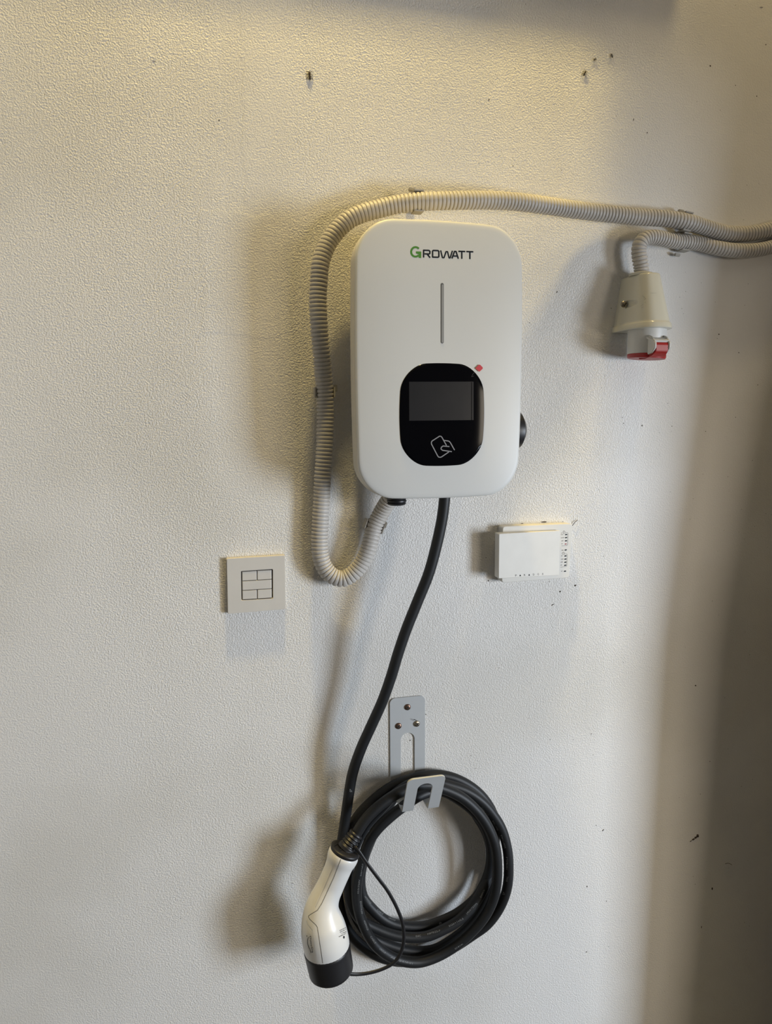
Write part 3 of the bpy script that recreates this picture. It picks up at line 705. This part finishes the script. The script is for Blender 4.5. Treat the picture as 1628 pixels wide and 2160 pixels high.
# pocket drilled towards the wall, with the fixing screw at its bottom
ps = P(1318.5, 641, .030)
cut = lathe('cutter', (ps.x, -.026, ps.z), (0, -1, 0), [(.0072, 0), (.0072, .09)], None, None, 32)
md = hous.modifiers.new('pocket', 'BOOLEAN'); md.operation = 'DIFFERENCE'; md.solver = 'EXACT'; md.object = cut
bpy.context.view_layer.update()
me2 = bpy.data.meshes.new_from_object(hous.evaluated_get(bpy.context.evaluated_depsgraph_get()))
hous.modifiers.clear(); hous.data = me2; bpy.data.objects.remove(cut)
for p in me2.polygons: p.use_smooth = True
me2.set_sharp_from_angle(angle=math.radians(38))
M_REC = mat('recess_shade_plastic', (0.40, 0.39, 0.33), 0.5, noise=0.1)
scr = lathe('pocket_screw', (ps.x, -.0262, ps.z), (0, -1, 0), [(.0052, -.001), (.0052, .0010), (.004, .0022), (0, .0026)], M_SCREW, sock, 20)
ribbon_px('screw_slot', bvh_of(scr), [[kc(450, 850), kc(505, 765)]], 1.6, M_GAP, scr, 0.0002, 1.0)
ribbon_px('moulded_marks', B_SOCK, [[kc(1000, 572), kc(1122, 572)], [kc(830, 625), kc(880, 660)], [kc(860, 650), kc(905, 690)], [kc(905, 690), kc(870, 710)], [kc(880, 770), kc(905, 760)], [kc(800, 840), kc(850, 800)], [kc(810, 880), kc(850, 860)]], 0.7, M_REC, sock, 0.0003, 2)
# barrel
bc = P(1362.5, 700, .040); be = P(1365, 752, .046)
bx = P(1363.5, 715, .044).x; bz1 = zlow+H_*0.10; bz0 = P(1364, 748, .042).z; br = 0.0292
bd = 0.045
print('barrel r', br)
lathe('socket_barrel', (bx, -bd, bz0), (0, 0, 1), [(br*0.97, 0), (br, .0015), (br, bz1-bz0), (br*1.02, bz1-bz0)], M_SOCKLID, sock, 40)
# lid
lid = lathe('hinged_lid', (bx, -bd, bz0-.0075), (0.05, -0.02, 1), [(0, .0012), (br*0.6, .0008), (br*0.80, .0), (br*0.97, .0005), (br*1.01, .003), (br*1.01, .0065), (br*0.98, .0075)], M_SOCKRED, sock, 40)
# lug from the lid up to the hinge, hinge barrel
hx0, hx1 = P(1378.5, 728, .080).x, P(1404, 728, .080).x; hz = P(1390, 729, .080).z
lathe('hinge_barrel', (hx0, -.080, hz), (1, 0, 0), [(.0066, 0), (.0066, hx1-hx0)], M_SOCKRED, lid, 24)
bm = bmesh.new()
prof = [(.045, bz0-.0078), (.062, bz0-.0085), (.079, bz0-.0050), (.0865, bz0+.0015), (.0868, hz), (.0800, hz-.001), (.076, bz0+.0015), (.060, bz0-.001), (.045, bz0-.001)]
wx = (hx0+hx1)/2; a_ = [bm.verts.new((lerp(wx, hx0, 1.0 if i in (3, 4, 5, 6) else 1.25), -d, z)) for i, (d, z) in enumerate(prof)]
b_ = [bm.verts.new((lerp(wx, hx1, 1.0 if i in (3, 4, 5, 6) else 1.15), -d, z)) for i, (d, z) in enumerate(prof)]
bm.faces.new(a_); bm.faces.new(b_[::-1])
for i in range(len(prof)): bm.faces.new((a_[i], a_[(i+1) % len(prof)], b_[(i+1) % len(prof)], b_[i]))
bmesh.ops.bevel(bm, geom=bm.edges[:], offset=0.0007, segments=2, affect='EDGES')
bm_obj('lid_lug', bm, M_SOCKRED, lid, True, 30)
# hinge bracket on the barrel
br_o = None
for sgn, x in ((-1, hx0-.0020), (1, hx1+.0020)):
    bm = bmesh.new(); zt_ = P(1360, 704, .072).z
    pr_ = [(.066, zt_), (.078, zt_-.004), (.0885, hz+.004), (.0885, hz-.004), (.081, hz-.011), (.066, hz-.014)]
    a_ = [bm.verts.new((x-.0017, -d, z)) for d, z in pr_]; b_ = [bm.verts.new((x+.0017, -d, z)) for d, z in pr_]
    bm.faces.new(a_); bm.faces.new(b_[::-1])
    for i in range(len(pr_)): bm.faces.new((a_[i], a_[(i+1) % len(pr_)], b_[(i+1) % len(pr_)], b_[i]))
    bmesh.ops.bevel(bm, geom=bm.edges[:], offset=0.0008, segments=2, affect='EDGES')
    bm_obj('hinge_bracket', bm, M_SOCKLID, sock, True, 30)
bm = bmesh.new(); zt_ = P(1360, 703, .070).z
q = [(hx0-.0075, -.058, zt_+.001), (hx1+.006, -.058, zt_+.001), (hx1+.0035, -.0865, hz+.0075), (hx0-.0035, -.0865, hz+.0075)]
t_ = [bm.verts.new(v) for v in q]; l_ = [bm.verts.new((v[0], v[1]+.002, v[2]-.0035)) for v in q]
bm.faces.new(t_); bm.faces.new(l_[::-1])
for i in range(4): bm.faces.new((t_[i], l_[i], l_[(i+1) % 4], t_[(i+1) % 4]))
bmesh.ops.bevel(bm, geom=bm.edges[:], offset=0.0007, segments=2, affect='EDGES')
bm_obj('hinge_bridge', bm, M_SOCKLID, sock, True, 30)

# ---------------------------------------------------------------- alarm module
am = P(1130, 1165, 0)
al = thing('alarm_module', (am.x, 0, am.z), 'off-white alarm module with ten small indicator lamps below right of the charger', 'alarm module')
def slab(name, c0, c1, m, parent, r=0.003, back=None):
    """plate whose four front corners are given as (px, py, depth); c1 = depth of the back"""
    fr = [P(*c) for c in c0]; cen = sum(fr, Vector())/4; out = []
    for i in range(4):                                # rounded corners
        a = fr[i]; p = (fr[i-1]-a).normalized(); q = (fr[(i+1) % 4]-a).normalized()
        for k in range(7):
            u = k/6; out.append(a+p*r*(1-u)**2+q*r*u**2)
    top_ = [v+(cen-v).normalized()*0.0010 for v in out]
    rg = [top_, [v+Vector((0, 0.0008, 0)) for v in out], [Vector((v.x, -c1, v.z)) for v in out]]
    vs, fs = loft_rings(rg); return mesh(name, vs, fs, m, parent, True, 30)
base = slab('base_plate', [(1060, 1110.5, .019), (1207.5, 1104.5, .014), (1200.5, 1218.5, .014), (1058, 1229.5, .019)], 0.0, M_KEYP, al, 0.005)
cov = slab('cover', [(1052, 1126, .034), (1181.5, 1119, .021), (1179, 1213.5, .021), (1051, 1220.5, .034)], 0.0185, M_KEYP, al, 0.002)
covb = [v for v in cov.data.vertices]
B_BASE = bvh_of(base); B_COV = bvh_of(cov)
def ac(x, y): return (1160+x/19.63, 1110+y/19.63)
leds = [(665, 345), (661, 472), (658, 604), (645, 735), (646, 982), (636, 1229), (634, 1360), (632, 1490), (625, 1617), (617, 1860)]
for i, (x, y) in enumerate(leds):
    red = i == 3
    o = poly_px('indicator_lamp', B_BASE, [ac(x+(52 if not red else 42)*math.cos(a), y-8*math.cos(a)+26*math.sin(a)) for a in [k*math.pi/6 for k in range(12)]], M_LEDRED if red else M_DARKP, al, 0.00015, 2)
    if red: o['label'] = 'red indicator lamp'
M_THIN = mat('thin_grey_print', (0.13, 0.12, 0.11), 0.7, spec=0.1, noise=0.1)
ribbon_px('printed_lines', B_BASE, [[ac(660, 262), ac(725, 268), ac(745, 300), ac(735, 420), ac(725, 760), ac(690, 795), ac(475, 812)], [ac(630, 1145), ac(690, 1148), ac(712, 1180), ac(700, 1400), ac(690, 1640), ac(660, 1670), ac(430, 1695)],
     [ac(540, 300), ac(530, 240), ac(575, 180), ac(630, 240), ac(625, 295), ac(540, 300)], [ac(510, 1165), ac(500, 1110), ac(548, 1062), ac(605, 1110), ac(600, 1165), ac(510, 1165)], [ac(578, 230), ac(578, 270)], [ac(552, 1100), ac(556, 1145)]], 0.55, M_THIN, al, 0.00012, 1.0)
for s, x0, x1, y in (('AC', 455, 500, 305), ('STAY', 445, 550, 372), ('SLEEP', 450, 585, 500), ('ARM', 470, 550, 628), ('OFF', 470, 525, 750), ('TRBL', 470, 565, 1015), ('STAY', 460, 525, 1250), ('SLEEP', 450, 560, 1385), ('ARM', 440, 525, 1508), ('OFF', 430, 500, 1635), ('AC', 455, 530, 1880)):
    text_px('tiny_print', s, B_BASE, ac(x0, y), ac(x1, y-10), 1.9, M_THIN, al, lift=0.00012)
for i, (ch, x) in enumerate(zip('PARADOX', (505, 570, 640, 710, 780, 852, 922))):
    px = 1020+x/7.4; py = 1080+(1006-24*(x-505)/417)/7.4
    if ch == 'A': poly_px('brand_letter', B_COV, [(px-1.9, py), (px+1.9, py-0.2), (px, py-4.0)], M_DARKP, al, 0.00012, 1)
    else: text_px('brand_letter', ch, B_COV, (px-1.5, py), (px+1.5, py-0.2), 4.0, M_DARKP, al, lift=0.00012)

# ---------------------------------------------------------------- light switch
sw = P(540, 1232, 0)
sx = thing('light_switch', (sw.x, 0, sw.z), 'square cream light switch with five flat buttons left of the conduit loop', 'switch')
def kx(x, y): return (450+x/9.044, 1150+y/9.044)
S4 = [kx(250, 260), kx(1366, 193), kx(1378, 1222), kx(272, 1314)]
plate_d = 0.009
# frame: ring between outer and inner outline
inn = [kx(527, 495), kx(1130, 458), kx(1134, 1018), kx(536, 1055)]
def ringplate(name, outer, inner, d0, d1, m, parent):
    o = [P(*p, d1) for p in outer]; i = [P(*p, d1) for p in inner]; ob = [Vector((v.x, -d0, v.z)) for v in o]; ib = [Vector((v.x, -d0, v.z)) for v in i]
    bm = bmesh.new(); A, B, D, E_ = [[bm.verts.new(v) for v in l] for l in (o, i, ob, ib)]
    for k in range(4):
        n = (k+1) % 4
        bm.faces.new((A[k], A[n], B[n], B[k])); bm.faces.new((D[k], E_[k], E_[n], D[n])); bm.faces.new((A[k], D[k], D[n], A[n])); bm.faces.new((B[k], B[n], E_[n], E_[k]))
    bmesh.ops.bevel(bm, geom=[e for e in bm.edges], offset=0.0006, segments=2, affect='EDGES')
    return bm_obj(name, bm, m, parent, True, 30)
ringplate('frame', S4, inn, 0.0, plate_d, M_SWITCH, sx)
mesh('recess_floor', [P(*p, .004) for p in inn], [(0, 1, 2, 3)], M_GAP, sx)
def bil(u, v):
    a = (inn[0][0]+(inn[1][0]-inn[0][0])*u, inn[0][1]+(inn[1][1]-inn[0][1])*u); b = (inn[3][0]+(inn[2][0]-inn[3][0])*u, inn[3][1]+(inn[2][1]-inn[3][1])*u)
    return (a[0]+(b[0]-a[0])*v, a[1]+(b[1]-a[1])*v)
for u0, u1, v0, v1 in ((.03, .492, .025, .335), (.512, .965, .025, .335), (.03, .965, .352, .655), (.03, .492, .672, .972), (.512, .965, .672, .972)):
    slab('button', [(*bil(u0, v0), plate_d-.0006), (*bil(u1, v0), plate_d-.0006), (*bil(u1, v1), plate_d-.0006), (*bil(u0, v1), plate_d-.0006)], 0.004, M_SWITCH, sx, 0.0005)

# ---------------------------------------------------------------- dirt on the wall
def blob_px(bm, px, py, rx, ry, ang=0, h=0.0006):
    n = 9; c = P(px, py, h); cen = bm.verts.new(c); vs = []
    for k in range(n):
        a = 2*math.pi*k/n; r = random.uniform(.6, 1.15); x = rx*r*math.cos(a); y = ry*r*math.sin(a)
        vs.append(bm.verts.new(P(px+x*math.cos(ang)-y*math.sin(ang), py+x*math.sin(ang)+y*math.cos(ang), 0.00008)))
    for k in range(n): bm.faces.new((cen, vs[k], vs[(k+1) % n]))
bm = bmesh.new()
for x, y, rx, ry, a in ((1498, 139, 1.5, 2.2, 0), (1551, 180, 1.2, 1.3, 0), (1596, 203, 1.2, 1.5, 0), (1336, 252, 1.0, 3, 0), (1031, 211, 1.4, 2.2, .3), (1365, 1768-1768+280, 1, 2, 0),
        (1184, 359, 1.0, 1.6, 0), (1082, 350, 1.5, 1.5, 0), (1010, 344, 1, 1, 0), (1606, 15, 4, .8, 0), (1615, 94, 1.2, 1.6, 0), (462, 254, 1.2, 2.2, 0), (324, 129, 6, .6, .2), (1175, 615, 1.2, 1.6, 0),
        (1516, 705, 1.5, 1.2, .5), (1558, 744, 1.2, 1.2, 0), (1598, 812, 1.2, 1.0, 0), (1387, 705, 1.2, 1.2, 0), (1353, 640, .8, .8, 0), (1488, 910, 1, 1, 0), (1551, 880, 1, 1, 0), (1417, 899, 1, 1, 0), (1354, 898, 1.5, 2, 0), (1315, 893, 1, 1, 0), (1289, 650, 1, 1, 0), (1117, 681, 1, 1, 0), (1174, 617, 1, 1.2, 0),
        (1213, 1235, 3.4, 2.0, -.4), (1181, 1248, 2.0, 2.2, 0), (1165, 1276, 4, 1.3, -.5), (1030, 1225, 1.8, 1.5, .5), (1025, 1176, 1, 1, 0), (1467, 1446, 2, 1.6, .6), (1273, 1173, 1, 1, 0), (1158, 1227, 1, 1, 0), (1147, 1101, 7, 1.4, 0), (1101, 1104, 3.5, .8, 0), (1088, 1120.5, 2.6, 1.4, -.5), (1187, 1100, 1.2, .8, 0),
        (1497, 1606, .9, 1.2, 0), (1477, 1675, 1, 1, 0), (1466, 1865, .8, .8, 0), (1272, 1751, 3, 1.2, -.8), (1238, 1870, 1.2, 1.8, 0), (1237, 2008, 1.6, 1.2, 0), (1279, 1901, 1, 1.2, 0), (1257, 1741, 1, 1, 0), (1502, 1874, 1.6, 3.5, 0), (1479, 1956, .9, 3, .1), (1247, 1548, 1.2, 1, 0), (1160, 1560, 1, 1, 0), (865, 1561.5, 2.2, .9, -.3),
        (864, 1562, 1, 1, 0), (898, 1507, 1.2, 1.2, 0), (616, 1863, 1.2, 1, 0), (482, 1990, 1, 1, 0), (550, 2010, 1, .8, 0), (381, 1937, 1, 1, 0), (721, 937, 1, 1, 0), (611, 974, 1, .8, 0), (1209, 1560, .8, 1, 0), (993, 1594, 1.2, 1, 0)):
    blob_px(bm, x, y, rx, ry, a)
for _ in range(150):
    x = random.uniform(1000, 1620); y = random.uniform(140, 2100); r = random.uniform(.35, .8)
    if 1040 < x < 1215 and 1095 < y < 1235: continue
    blob_px(bm, x, y, r, r)
sp = bm_obj('dirt_specks', bm, M_DIRT, back); sp['kind'] = 'stuff'; sp['label'] = 'scattered dark dirt specks'
# chipped hole in the plaster
def hc(x, y): return (1200+x/3.273, 1500+y/3.273)
bm = bmesh.new()
for x, y, rx, ry, a in ((888, 862, 4, 4, 0), (875, 872, 4, 2.5, -.5), (858, 885, 4, 2, -.5), (840, 898, 3.5, 1.2, -.6)): blob_px(bm, *hc(x, y), rx, ry, a, .0012)
bm_obj('plaster_chip', bm, M_DIRT, back)
tube('hair', catmull([list(P(*hc(1078, 1054), .001)), list(P(*hc(1098, 1050), .003)), list(P(*hc(1125, 1062), .001))], .001)[0], .0004, M_DIRT, back, 6)
tube('hair', catmull([list(P(1207, 1109, .001)), list(P(1212, 1102, .003)), list(P(1218, 1097, .002))], .001)[0], .0005, M_DIRT, back, 6)

# small insects resting on the wall
def insect(px, py, ln, ang, label):
    c = P(px, py, .0015); t = thing('insect', tuple(c), label, 'insect', 'small insects resting on the upper wall')
    s = ln/1400.0; ca, sa = math.cos(ang), math.sin(ang)
    def q(u, v, y): return Vector((c.x+s*(u*ca-v*sa), -y, c.z+s*(u*sa+v*ca)))
    tube('body', [list(q(0, -.5+k/8, .0018)) for k in range(9)], [s*r for r in (.02, .07, .09, .10, .09, .12, .13, .09, .04)], M_DIRT, t, 8)
    for sg in (-1, 1):
        mesh('wing', [q(0, .1, .0022), q(sg*.14, -.1, .0026), q(sg*.16, -.42, .0022), q(sg*.04, -.45, .0022)], [(0, 1, 2, 3)], M_THIN, t)
        for v0, v1 in ((.25, .5), (.12, .1), (.02, -.35)):
            tube('leg', [list(q(0, v0, .0018)), list(q(sg*.2, (v0+v1)/2+.05, .003)), list(q(sg*.38, v1, .0004))], s*.018+.0001, M_DIRT, t, 5)
insect(653, 160, 17, 0.05, 'insect on its own on the upper wall, left above the conduit arch')
insect(1254, 126, 8, -1.0, 'tiny insect at the upper right, left one of the close pair')
insect(1290, 118, 9, 0.2, 'tiny insect at the upper right, right one of the close pair')
insect(1233, 155, 13, -0.5, 'insect at the upper right, lowest and largest of the three together')
